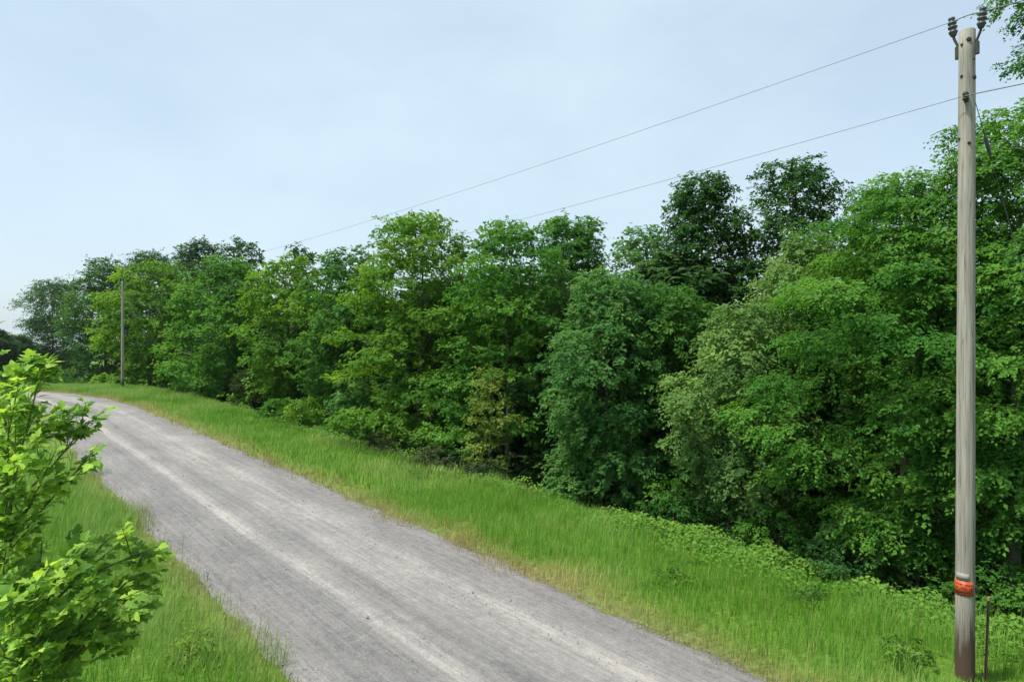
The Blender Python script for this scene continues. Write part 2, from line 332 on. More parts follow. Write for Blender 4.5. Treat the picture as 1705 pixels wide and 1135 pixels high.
# ------------------------------------------------------------------ grass
def blades(name, s, t, h, wd, dry, var, label, seed, lean=0.35, sink=0.02, cat='grass'):
    rng = np.random.default_rng(seed); n = len(s)
    x, y = W2(s, t); z = gz(s, t) - sink
    a = rng.uniform(0, 2 * np.pi, n); la = rng.uniform(0, 2 * np.pi, n); lm = lean * h * rng.uniform(0.2, 1.2, n)
    la = np.where(rng.random(n) < 0.5, la, 0.6 + 0.5 * rng.normal(size=n))
    wx, wy = np.cos(a) * wd, np.sin(a) * wd; lx, ly = np.cos(la) * lm, np.sin(la) * lm
    V = np.empty((n, 5, 3)); b = np.stack([x, y, z], -1)
    V[:, 0] = b - np.stack([wx, wy, 0 * x], -1) * .5; V[:, 1] = b + np.stack([wx, wy, 0 * x], -1) * .5
    mid = b + np.stack([lx * .3, ly * .3, h * .58], -1)
    V[:, 2] = mid + np.stack([wx, wy, 0 * x], -1) * .42; V[:, 3] = mid - np.stack([wx, wy, 0 * x], -1) * .42
    V[:, 4] = b + np.stack([lx, ly, h], -1)
    o5 = 5 * np.arange(n)[:, None]
    Fc = np.concatenate([np.array([[0, 1, 2]]) + o5, np.array([[0, 2, 3]]) + o5, np.array([[3, 2, 4]]) + o5])
    at = {'dry': np.repeat(dry, 5), 'var': np.repeat(var, 5), 'hgt': np.tile([0, 0, .5, .5, 1.], n)}
    return tag(link(name, np_mesh(name, V.reshape(-1, 3), Fc, 3, at), M_GRASS), label, cat, kind='stuff')

def scatter(seed, n, s0, s1, t0, t1, dens=None):
    rng = np.random.default_rng(seed); s = rng.uniform(s0, s1, n); t = rng.uniform(t0, t1, n)
    if dens is not None:
        k = rng.random(n) < dens(s, t); s, t = s[k], t[k]
    return s, t, rng
def edge_r(s): return -2.74 + 0.6 * (vnoise(s * 0.7, 0 * s + 2, 21) - 0.5) + 0.35 * (vnoise(s * 2.6, 0 * s, 22) - 0.5)
def edge_l(s): return -7.25 + 0.55 * (vnoise(s * 0.6, 0 * s + 2, 23) - 0.5) + 0.35 * (vnoise(s * 2.3, 0 * s, 24) - 0.5)
def verge(s0, s1, n, wmul, hmul, seed, curve=False):
    off = (lambda s: road_mid(s) + 4.85)
    s, t, rng = scatter(seed, n, s0, s1, -3.1 if s1 < 20 else -13.0, 5.0)
    if s1 > 20:
        k = t > -3.0 + off(s); s, t = s[k], t[k]
    e = edge_r(s) + off(s) * (t < 0)
    d = t - e
    cl = vnoise(s * 1.6, t * 1.6, 31); pt = vnoise(s * 0.35, t * 0.5, 32)
    keep = (d > 0) & (rng.random(len(s)) < np.clip(0.10 + 0.95 * vnoise(s * 4.1, t * 4.1, 34) ** 1.5 + d * 0.9, 0, 1)) & (t < 4.2 + 1.0 * (pt - .5))
    s, t, d, cl, pt = s[keep], t[keep], d[keep], cl[keep], pt[keep]; m = len(s)
    c2 = vnoise(s * 3.7, t * 3.7, 33); h = (0.17 + 0.25 * np.clip(d / 1.6, 0, 1)) * (0.30 + 0.7 * cl + .45 * c2 + .25 * pt) * rng.uniform(.6, 1.25, m) * hmul
    dry = np.clip(1.5 - d / 0.8, 0, 1) * (0.6 + 1.0 * vnoise(s * .9, t * .9, 37)) + 0.5 * (rng.random(m) < 0.05) + 0.12 * (pt > .55)
    dry = np.clip(dry * rng.uniform(.4, 1.4, m), 0, 1)
    var = np.clip(0.20 + 0.80 * (pt - .3) + 0.50 * (cl - .5) + 0.42 * rng.random(m), 0, 1)
    h *= np.clip(((s - 0) ** 2 + (t + .1) ** 2) / .6, .28, 1)      # worn short round the pole's foot
    wd = wmul * rng.uniform(0.005, 0.011, m)
    return s, t, h, wd, dry, var
blades('grass', *verge(-8.5, 14, 92000, .95, .78, 41), 'knee high green grass on the verge between the gravel road and the woods', 42)
blades('grass', *verge(14, 80, 130000, 2.2, .80, 43), 'far verge grass running up to the crest beside the distant pole', 44)
def left_verge(s0, s1, t0, n, wmul, seed):
    s, t, rng = scatter(seed, n, s0, s1, t0, -6.7)
    d = edge_l(s) + (road_mid(s) + 4.85) - t
    cl = vnoise(s * 1.5, t * 1.5, 35); pt = vnoise(s * 0.4, t * 0.6, 36)
    keep = (d > 0) & (rng.random(len(s)) < np.clip(0.15 + 0.45 * cl + d * 1.3, 0, 1))
    s, t, d, cl, pt = s[keep], t[keep], d[keep], cl[keep], pt[keep]; m = len(s)
    h = (0.16 + 0.38 * np.clip(d / 0.9, 0, 1)) * (0.6 + 0.7 * cl) * rng.uniform(.6, 1.25, m)
    dry = np.clip((np.clip(1.2 - d / 0.7, 0, 1) * 0.6 * (0.2 + 1.1 * pt) + 0.5 * (rng.random(m) < 0.05)) * rng.uniform(.4, 1.4, m), 0, 1)
    var = np.clip(0.20 + 0.80 * (pt - .3) + 0.50 * (cl - .5) + 0.42 * rng.random(m), 0, 1)
    return s, t, h, wmul * rng.uniform(0.005, 0.011, m), dry, var
blades('grass', *left_verge(-9, 22, -14, 74000, 1.15, 45), 'tall green grass around the big leaved saplings beside the road', 46, 0.4)
blades('grass', *left_verge(22, 100, -40, 30000, 3.8, 47), 'far grass on the sapling side of the road near the bend', 48, 0.4)
# thin straw-coloured seed stalks standing above the grass
s, t, rng = scatter(51, 1500, -8, 30, -11.5, -7.2); m = len(s)
s2, t2, _ = scatter(52, 1100, -8, 30, -2.3, 3.0); s, t = np.concatenate([s, s2]), np.concatenate([t, t2]); m = len(s)
blades('seed_stalk', s, t, rng.uniform(.40, .72, m), rng.uniform(.004, .007, m), rng.uniform(.35, .9, m), rng.random(m), 'thin straw coloured seed stalks standing above the roadside grass', 53, 0.25)

# ------------------------------------------------------------------ foliage generator
def unit(v): return v / np.maximum(np.linalg.norm(v, axis=-1, keepdims=True), 1e-6)
def rprof(f, kind):
    f = np.clip(f, 0, 1)
    if kind == 'oval':  return np.sqrt(np.clip(1 - (2 * f - 0.9) ** 2 / 1.35, 0.06, 1))
    if kind == 'cone':  return np.clip(1.05 * (1 - f) ** 0.8 + 0.06, 0, 1)
    if kind == 'spread': return np.clip(0.62 + 0.9 * f - 1.25 * f ** 3.0, 0.1, 1)
    if kind == 'dome':  return np.sqrt(np.clip(1.0 - f ** 3.4, 0.10, 1))
    if kind == 'column': return np.clip(0.75 + 0.5 * f - 0.95 * f ** 3.5, 0.12, 1)
def leaf_cards(pos, ldir, nrm, ln, asp, var, fold=0.12):
    side = unit(np.cross(nrm, ldir)); nrm = unit(np.cross(ldir, side)); n = len(pos); L = ln[:, None]
    V = np.empty((n, 4, 3)); V[:, 0] = pos
    mid = pos + ldir * L * 0.45
    V[:, 1] = mid + side * L * asp * .5 + nrm * L * fold; V[:, 3] = mid - side * L * asp * .5 + nrm * L * fold
    V[:, 2] = pos + ldir * L - nrm * L * 0.12
    o4 = 4 * np.arange(n)[:, None]
    Fc = np.concatenate([np.array([[0, 3, 2]]) + o4, np.array([[0, 2, 1]]) + o4])
    return V.reshape(-1, 3), Fc, np.repeat(var, 4)
def crown(seed, H, hb, Rr, kind, nb, leaf, K=1.0, nl=12, flat=0.5, droop=0.15, spray=0.5, brad=(.27, .46), asp=0.6, gap=0.0, upw=1.0):
    """foliage of one tree: boughs > sprays > leaves. returns V, F, var, bough centres"""
    rng = np.random.default_rng(seed)
    f = ((np.arange(nb) + rng.uniform(0.1, 0.9, nb)) / nb) ** 0.95
    ang = np.arange(nb) * 2.39996 + rng.normal(0, .4, nb) + seed
    lobes = 1 + 0.18 * np.sin(2 * ang + seed) + 0.18 * np.sin(3 * ang + 7 * f + seed * 2)
    pr = rprof(f, kind); rp = Rr * pr * lobes
    br = (0.55 * Rr + 0.135 * (H - hb)) * (brad[0] + (brad[1] - brad[0]) * rng.random(nb) ** 1.4) * 1.05 * (0.70 + 0.30 * pr)
    rr = np.clip(rp - br * 0.8, 0.02, None) * rng.uniform(0.66, 1.18, nb); inner = rng.random(nb) < 0.2; rr[inner] *= 0.3
    c = np.stack([np.cos(ang) * rr, np.sin(ang) * rr, hb + (H - hb) * f - br * flat * 0.7 - 0.12 * rr], -1)
    bvar = rng.random(nb)
    cnt = np.maximum(6, (K * 17 * (0.45 + flat) * (br / leaf) ** 2 / nl).astype(int)); bi = np.repeat(np.arange(nb), cnt); m = len(bi)
    d = unit(rng.normal(size=(m, 3)) + np.array([0, 0, 0.55]) + np.stack([np.cos(ang), np.sin(ang), 0 * ang], -1)[bi] * 0.5)
    rad = rng.random(m) ** 0.24
    irr = 0.62 + 0.76 * vnoise(d[:, 0] * 2.6 + bi * 3.3, d[:, 2] * 2.6 + d[:, 1] * 2.1 + bi, seed + 1)
    p = c[bi] + d * (br[bi] * rad * irr)[:, None] * np.array([1.15, 1.15, flat])
    outw = unit(np.stack([p[:, 0], p[:, 1], 0 * p[:, 0]], -1) + 1e-6)
    sd_ = unit(d * np.array([1, 1, .35]) + outw * 0.5 + rng.normal(0, .45, (m, 3)) * np.array([1, 1, .6]) + np.array([0, 0, .12 - droop]))
    sl = spray * rng.uniform(.45, 1.15, m); svar = rng.random(m)
    k = np.arange(nl); L = m * nl; si = np.repeat(np.arange(m), nl); kk = np.tile(k, m)
    fr = (kk + rng.random(L)) / nl
    pos = p[si] + sd_[si] * (sl[si] * fr)[:, None] - np.array([0, 0, 1]) * (droop * sl[si] * fr ** 2)[:, None] + rng.normal(0, .35 * leaf, (L, 3))
    nrm = unit(np.array([0, 0, 0.75]) * upw + outw[si] * 0.2 + d[si] * 0.95 + rng.normal(0, .28, (L, 3)))
    sgn = np.where(kk % 2 == 0, 1., -1.)
    sidev = unit(np.cross(nrm, sd_[si])); ld = unit(sd_[si] * rng.uniform(.3, 1.0, L)[:, None] + sidev * sgn[:, None] * rng.uniform(.4, 1.1, L)[:, None] + np.array([0, 0, -1.]) * rng.uniform(0, .55, L)[:, None] * (droop + .3))
    ln = leaf * rng.uniform(.5, 1.5, L)
    var = np.clip(0.50 * bvar[bi][si] + 0.30 * svar[si] + 0.20 * rng.random(L), 0, 1)
    keep = pos[:, 2] > 0.03
    if gap: keep &= rng.random(L) > gap * (vnoise(pos[:, 0] * 1.5, pos[:, 2] * 1.5 + pos[:, 1], seed + 5) > .55)
    V, Fc, vv = leaf_cards(pos[keep], ld[keep], nrm[keep], ln[keep], asp, var[keep])
    return V, Fc, vv, c
def trunk_mesh(seed, H, hb, c, r0, lean=0.0, limbs=26, frac=0.9):
    rng = random.Random(seed); bm = bmesh.new()
    pts, rad = [], []; ph = rng.uniform(0, 6.28)
    for i in range(8):
        f = i / 7; pts.append((0.12 * math.sin(2.2 * f * 2 + ph) * f + lean * f * f, 0.12 * math.cos(1.7 * f * 2 + ph) * f, -0.25 + (H * frac + 0.25) * f)); rad.append(r0 * (1.25 if i == 0 else 1) * (1 - 0.86 * f))
    tube(bm, pts, rad, 8)
    idx = list(range(len(c))); rng.shuffle(idx)
    for i in idx[:limbs]:
        e = Vector(c[i]); z0 = max(hb * .55, e.z - 0.55 * math.hypot(e.x, e.y) - .2); z0 = min(z0, H * frac * .93)
        f = (z0 + .25) / (H * frac + .25); j = min(6, int(f * 7)); a = Vector(pts[j]).lerp(Vector(pts[j + 1]), f * 7 - j)
        mid = a.lerp(e, .5) + Vector((0, 0, .12 * (e - a).length)); rr = max(.012, r0 * (1 - .86 * f) * .42)
        tube(bm, [a, mid, e], [rr, rr * .7, rr * .3], 5)
    me = bpy.data.meshes.new('trunk'); bm.to_mesh(me); bm.free()
    for p in me.polygons: p.use_smooth = True
    me.materials.append(M_BARK); return me
def tree_obj(name, loc, cm, tm, col, label, cat='tree', group=None, scale=(1, 1, 1), rz=0.0):
    e = link(name, None, None, None, loc); e.rotation_euler.z = rz; e.scale = scale; tag(e, label, cat, group)
    if tm is not None: link('trunk', tm, None, e)
    o = link('crown', cm, M_LEAF, e); o.color = (*col, 1); o['kind'] = 'stuff'
    return e
def make_tree(name, seed, loc, H, hb, Rr, kind, col, label, nb, leaf, r0=0.12, cat='tree', group=None, trunk=True, limbs=26, **kw):
    V, Fc, vv, c = crown(seed, H, hb, Rr, kind, nb, leaf, **kw)
    cm = np_mesh('crown', V, Fc, 3, {'var': vv})
    tm = trunk_mesh(seed, H, hb, c, r0, limbs=limbs) if trunk else None
    return tree_obj(name, loc, cm, tm, col, label, cat, group), cm, tm

YG = (0.090, 0.222, 0.014); MG = (0.050, 0.165, 0.018); BG = (0.066, 0.205, 0.018); DG = (0.036, 0.115, 0.018); BL = (0.064, 0.185, 0.034); PA = (0.120, 0.240, 0.052); FD = (0.034, 0.100, 0.022); CE = (0.034, 0.064, 0.014)
# px of the trunk, py of the top, half width in px, t of the trunk, foot of crown (m), profile, colour, label, size
TREES = [
 ('leafy_tree', 88, 466, 40, 6.0, 1.0, 'spread', (.042, .125, .016), 'loose crowned green tree at the far end of the woods by the road bend', dict(nb=52, flat=.5, gap=.15)),
 ('leafy_tree', 176, 432, 38, 6.5, 1.0, 'oval', (.045, .14, .016), 'upright green tree just behind the distant utility pole', dict(nb=55, flat=.6)),
 ('leafy_tree', 268, 436, 64, 5.6, 1.0, 'dome', YG, 'yellow green tree with feathery foliage next to the distant utility pole', dict(nb=62, flat=.35)),
 ('leafy_tree', 385, 432, 66, 5.6, 1.2, 'dome', BG, 'rounded mid green tree on the wood edge behind the dark cedar bush', dict(nb=62, flat=.45)),
 ('leafy_tree', 478, 428, 52, 5.8, 1.6, 'oval', YG, 'slender yellow green tree with bare dark gaps low in its crown', dict(nb=55, flat=.5, gap=.2)),
 ('leafy_tree', 578, 416, 58, 6.3, 1.6, 'oval', MG, 'rounded mid green tree standing beside the big yellow green tree', dict(nb=62, flat=.55)),
 ('locust_tree', 700, 358, 98, 5.6, 1.6, 'dome', YG, 'big yellow green tree with foliage in flat feathery layers', dict(nb=68, flat=.26, droop=.05, spray=.42)),
 ('locust_tree', 845, 372, 84, 6.4, 2.0, 'dome', BG, 'bright green layered tree growing into the flank of the big yellow green tree', dict(nb=68, flat=.30, droop=.05, spray=.42)),
 ('leafy_tree', 1012, 452, 86, 5.2, 1.1, 'column', BL, 'soft blue green tree with pale leaf clusters hanging near the grass', dict(nb=68, flat=.6, droop=.3)),
 ('leafy_tree', 1120, 470, 66, 6.6, 1.6, 'oval', MG, 'shaded mid green tree between the blue green and the silvery tree', dict(nb=68, flat=.55, droop=.25)),
 ('leafy_tree', 1236, 506, 74, 4.8, 1.5, 'oval', PA, 'silvery pale green tree with broad upturned leaves', dict(nb=68, flat=.6, droop=.35)),
 ('leafy_tree', 1345, 388, 74, 7.0, 3, 'dome', PA, 'pale yellow green treetop showing above the silvery tree', dict(nb=68, flat=.6)),
 ('leafy_tree', 1505, 292, 160, 5.4, 1.5, 'oval', BG, 'large bright green tree with drooping layered boughs behind the near utility pole', dict(nb=99, flat=.34, droop=.35, spray=.38, brad=(.22, .36))),
 ('leafy_tree', 1690, 170, 140, 5.0, 2.0, 'column', BG, 'tall bright green tree towering right behind the near utility pole', dict(nb=89, flat=.4, droop=.3, spray=.38, brad=(.22, .36))),
]
BACK = [
 ('leafy_tree', 250, 418, 46, 14, 3, 'oval', FD, 'dark dull green tree rising behind the feathery yellow green tree', dict(nb=40, flat=.6)),
 ('leafy_tree', 335, 400, 58, 15, 3, 'oval', FD, 'broad dark treetop above the rounded tree near the distant utility pole', dict(nb=46, flat=.6)),
 ('leafy_tree', 402, 402, 36, 14, 3, 'oval', FD, 'narrow dark treetop beside the broad dark treetop', dict(nb=34, flat=.6)),
 ('cedar_tree', 502, 408, 22, 9.5, 1, 'cone', DG, 'dark pointed cedar tip behind the slender yellow green tree', dict(nb=37, flat=.5)),
 ('leafy_tree', 952, 358, 72, 12, 3, 'oval', MG, 'dense mid green treetop under the lower power line', dict(nb=65, flat=.65)),
 ('leafy_tree', 940, 446, 28, 8, 2, 'cone', PA, 'narrow pale green treetop tucked beside the blue green tree', dict(nb=37, flat=.6)),
 ('leafy_tree', 1072, 380, 50, 20, 4, 'oval', BL, 'soft grey green treetop far back in a gap of the skyline', dict(nb=46, flat=.65)),
 ('leafy_tree', 1168, 290, 74, 10, 2, 'spread', DG, 'tall dark green tree with a rounded head', dict(nb=68, flat=.6)),
 ('leafy_tree', 1320, 264, 98, 11.5, 3, 'spread', DG, 'tallest dark tree of the skyline with sky showing through its head', dict(nb=52, flat=.55, gap=.5)),
 ('leafy_tree', 1455, 320, 40, 12, 4, 'spread', DG, 'small dark treetop peeping over the large bright green tree', dict(nb=31, flat=.5)),
 ('leafy_tree', 1888, -300, 150, 8.5, 4, 'dome', MG, 'very tall green tree whose outer branches hang in the sky past the pole top', dict(nb=40, flat=.45, hbf=.70)),
]
for i, (nm, px, py, hw, t, hb, kind, col, label, kw) in enumerate(TREES + BACK):
    s = float(s_of_px(px, t)); b = G(s, t); dep = b.y
    H = CAM_Z + (CY - py) / F_PX * dep - b.z
    Rr = hw / F_PX * dep * (1.36 if i < len(TREES) else 1.15)
    kw = dict(kw); leaf = float(np.clip(0.0052 * dep, 0.075, 0.33)); sp = kw.pop('spray', .36) * max(1, dep / 26); kw.setdefault('K', (1.12 if col in (DG, FD) else 1.0) * (1.15 if dep > 42 else 1.0) * (.90 if i < len(TREES) else .84))
    make_tree(nm, 100 + 7 * i, b, H, H * kw.pop('hbf') if 'hbf' in kw else min(hb, H * .4), Rr, kind, col, label, leaf=leaf, spray=sp, r0=0.012 * H + .02, **kw)

# the woods further in: copies of three trees
FRONT = [(85, 'the loose crowned tree by the road bend'), (178, 'the upright tree at the distant pole'), (268, 'the feathery yellow green tree'), (385, 'the rounded tree above the cedar bush'), (478, 'the slender yellow green tree'), (578, 'the rounded tree beside the big yellow green one'), (700, 'the big yellow green tree'), (845, 'the bright green layered tree'), (1012, 'the soft blue green tree'), (1120, 'the shaded mid green tree'), (1236, 'the silvery pale tree'), (1345, 'the pale yellow green treetop'), (1505, 'the large bright green tree'), (1690, 'the tall tree at the near pole')]
def behind(b):
    px = CX + F_PX * b.x / b.y if b.y > 1 else 9999
    return 'shaded tree deep in the woods behind ' + min(FRONT, key=lambda q: abs(q[0] - px))[1]
protos = []
for k, (kind, seed) in enumerate((('oval', 901), ('dome', 917), ('column', 933))):
    V, Fc, vv, c = crown(seed, 8.5, .8, 2.6, kind, 46, 0.20, K=1.9, flat=.7, spray=.45)
    protos.append((np_mesh('crown', V, Fc, 3, {'var': vv}), trunk_mesh(seed, 8.5, 1.0, c, .12)))
rnd = random.Random(5)
s = -16.0; i = 0
while s < 78:
    t = rnd.uniform(9.0, 12.0); b = G(s, t); cm, tm = protos[i % 3]
    sc = rnd.uniform(1.02, 1.14) if s < 45 else rnd.uniform(1.05, 1.2)
    tree_obj('forest_tree', b, cm, tm, rnd.choice((DG, MG, DG, FD)), behind(b), 'tree', 'trees deeper in the woods', (sc * 1.3, sc * 1.3, sc), rnd.uniform(0, 6.28))
    s += rnd.uniform(3.2, 4.4); i += 1
for k in range(14):
    s_, t_ = 58 + 4.2 * k + rnd.uniform(-1, 1), rnd.uniform(8, 16); b = G(s_, t_); cm, tm = protos[k % 3]; sc = rnd.uniform(.7, .85)
    tree_obj('forest_tree', b, cm, tm, rnd.choice((DG, MG, FD)), behind(b), 'tree', 'trees deeper in the woods', (sc * 1.3, sc * 1.3, sc), rnd.uniform(0, 6.28))
# trees beyond the crest at the left
for k, (px, dep, H, col) in enumerate(((-60, 135, 11.5, FD), (-8, 120, 9.8, FD), (28, 126, 9.0, FD), (62, 150, 7.5, FD), (-130, 130, 12, FD), (-210, 140, 12, FD), (110, 165, 8, FD))):
    x = (px - CX) / F_PX * dep; s, t = ST(x, dep); b = G(s, t); sc = H / 8.5
    tree_obj('distant_tree', b, protos[k % 3][0], protos[k % 3][1], col, 'dark distant tree beyond the crest of the road', 'tree', 'distant trees beyond the crest', (sc * 1.3, sc * 1.3, sc), k * 1.3)

# ------------------------------------------------------------------ shrubs along the foot of the woods
SHRUBS = [   # px, t, height, radius, colour, label
 ('cedar_bush', 408, 3.6, 2.6, 1.0, 'cone', CE, 'dark brownish cedar bush at the foot of the woods', 'bush'),
 ('shrub', 505, 2.9, 1.7, .85, 'dome', YG, 'bright yellow green shrub next to the cedar bush', 'shrub'),
 ('shrub', 462, 3.0, 1.3, .7, 'dome', BG, 'small round green shrub between the cedar bush and the bright shrub', 'shrub'),
 ('shrub', 590, 4.0, 3.2, 1.2, 'dome', BL, 'blue green shrub with large leaves under the big yellow green tree', 'shrub'),
 ('bramble', 640, 2.7, .9, 1.2, 'dome', (.065, .10, .03), 'low olive bramble spreading onto the grass by the blue green shrub', 'bramble'),
 ('bramble', 720, 2.8, .9, 1.25, 'dome', (.060, .095, .032), 'low tangled bramble under the layered boughs of the big tree', 'bramble'),
 ('bramble', 800, 3.1, .8, 1.1, 'dome', (.050, .092, .03), 'dim bramble at the dark foot of the layered trees', 'bramble'),
 ('shrub', 690, 4.2, 2.0, 1.0, 'spread', YG, 'leafy yellow green sapling standing above the brambles', 'shrub'),
 ('shrub', 815, 3.9, 4.3, 1.0, 'spread', (.13, .21, .03), 'bright sapling with pale new leaves in front of the layered trees', 'shrub'),
 ('shrub', 1120, 3.7, 1.6, 1.0, 'dome', MG, 'shaded green shrub below the blue green tree', 'shrub'),
 ('shrub', 1405, 3.8, 1.5, .9, 'dome', BL, 'dull green shrub under the drooping boughs of the large bright tree', 'shrub'),
 ('shrub', 965, 4.4, 1.3, .9, 'dome', MG, 'dim leafy shrub between the brambles and the blue green tree', 'shrub'),
 ('shrub', 1215, 4.2, 1.3, .9, 'dome', MG, 'low dark green shrub under the silvery pale tree', 'shrub'),
 ('shrub', 1300, 4.3, 1.5, 1.0, 'dome', BG, 'leafy green shrub between the silvery tree and the large bright tree', 'shrub'),
 ('shrub', 1530, 4.2, 1.4, .9, 'dome', MG, 'shaded shrub behind the vines just before the near pole', 'shrub'),
 ('shrub', 1670, 4.2, 1.5, .9, 'dome', BG, 'shaded shrub behind the rusty stake at the foot of the tall tree', 'shrub'),
 ('shrub', 320, 3.8, 2.2, 1.1, 'dome', BG, 'rounded green shrub below the feathery tree by the distant pole', 'shrub'),
 ('shrub', 250, 4.0, 2.2, 1.2, 'dome', YG, 'light green shrub right beside the foot of the distant pole', 'shrub'),
 ('shrub', 120, 5.0, 2.4, 1.4, 'dome', BG, 'wide green shrub at the road bend below the loose crowned tree', 'shrub'),
]
for i, (nm, px, t, H, Rr, kind, col, label, cat) in enumerate(SHRUBS):
    s = float(s_of_px(px, t)); b = G(s, t); leaf = float(np.clip(0.0048 * b.y, .06, .24))
    if 'large leaves' in label: leaf *= 1.5
    if nm == 'cedar_bush': leaf *= .8
    make_tree(nm, 500 + 11 * i, b, H, .05, Rr, kind, col, label, 24, leaf, r0=.035, K=1.0, cat=cat, limbs=12, flat=.6 if kind != 'spread' else .4, spray=.3 * max(1, b.y / 24), droop=.2)
# broad-leaved vines creeping out of the woods over the bank
def vines(name, s0, s1, n, seed, label, tmid, wdt):
    s, t, rng = scatter(seed, n, s0, s1, tmid - wdt, tmid + wdt)
    bump = vnoise(s * 1.3, t * 1.3, seed); k = rng.random(n) < np.clip((bump - .22) * 2.2, 0, 1) * np.clip(1.3 - np.abs(t - tmid) / wdt, 0, 1)
    s, t, bump = s[k], t[k], bump[k]; n = len(s); x, y = W2(s, t)
    h = 0.06 + 0.62 * bump * rng.random(n) ** .6 * np.clip(1.15 - np.abs(t - tmid) / wdt, 0.1, 1)
    pos = np.stack([x, y, gz(s, t) + h], -1); nr = unit(np.array([-.1, -.25, 1.]) + rng.normal(0, .38, (n, 3))); ld = unit(rng.normal(size=(n, 3)) * np.array([1, 1, .3]))
    V, Fc, vv = leaf_cards(pos, ld, nr, rng.uniform(.05, .105, n), .85, np.clip(.2 + .4 * bump + .4 * rng.random(n), 0, 1))
    o = link(name, np_mesh(name, V, Fc, 3, {'var': vv}), M_LEAF); o.color = (.095, .235, .024, 1); tag(o, label, 'vines', kind='stuff')
vines('ground_vines', -9, 9, 34000, 61, 'bright green leafy vines creeping over the bank behind the near pole', 3.0, 1.9)
vines('ground_vines', 9, 42, 16000, 62, 'patches of low leafy growth where the far grass meets the woods', 3.1, 1.3)

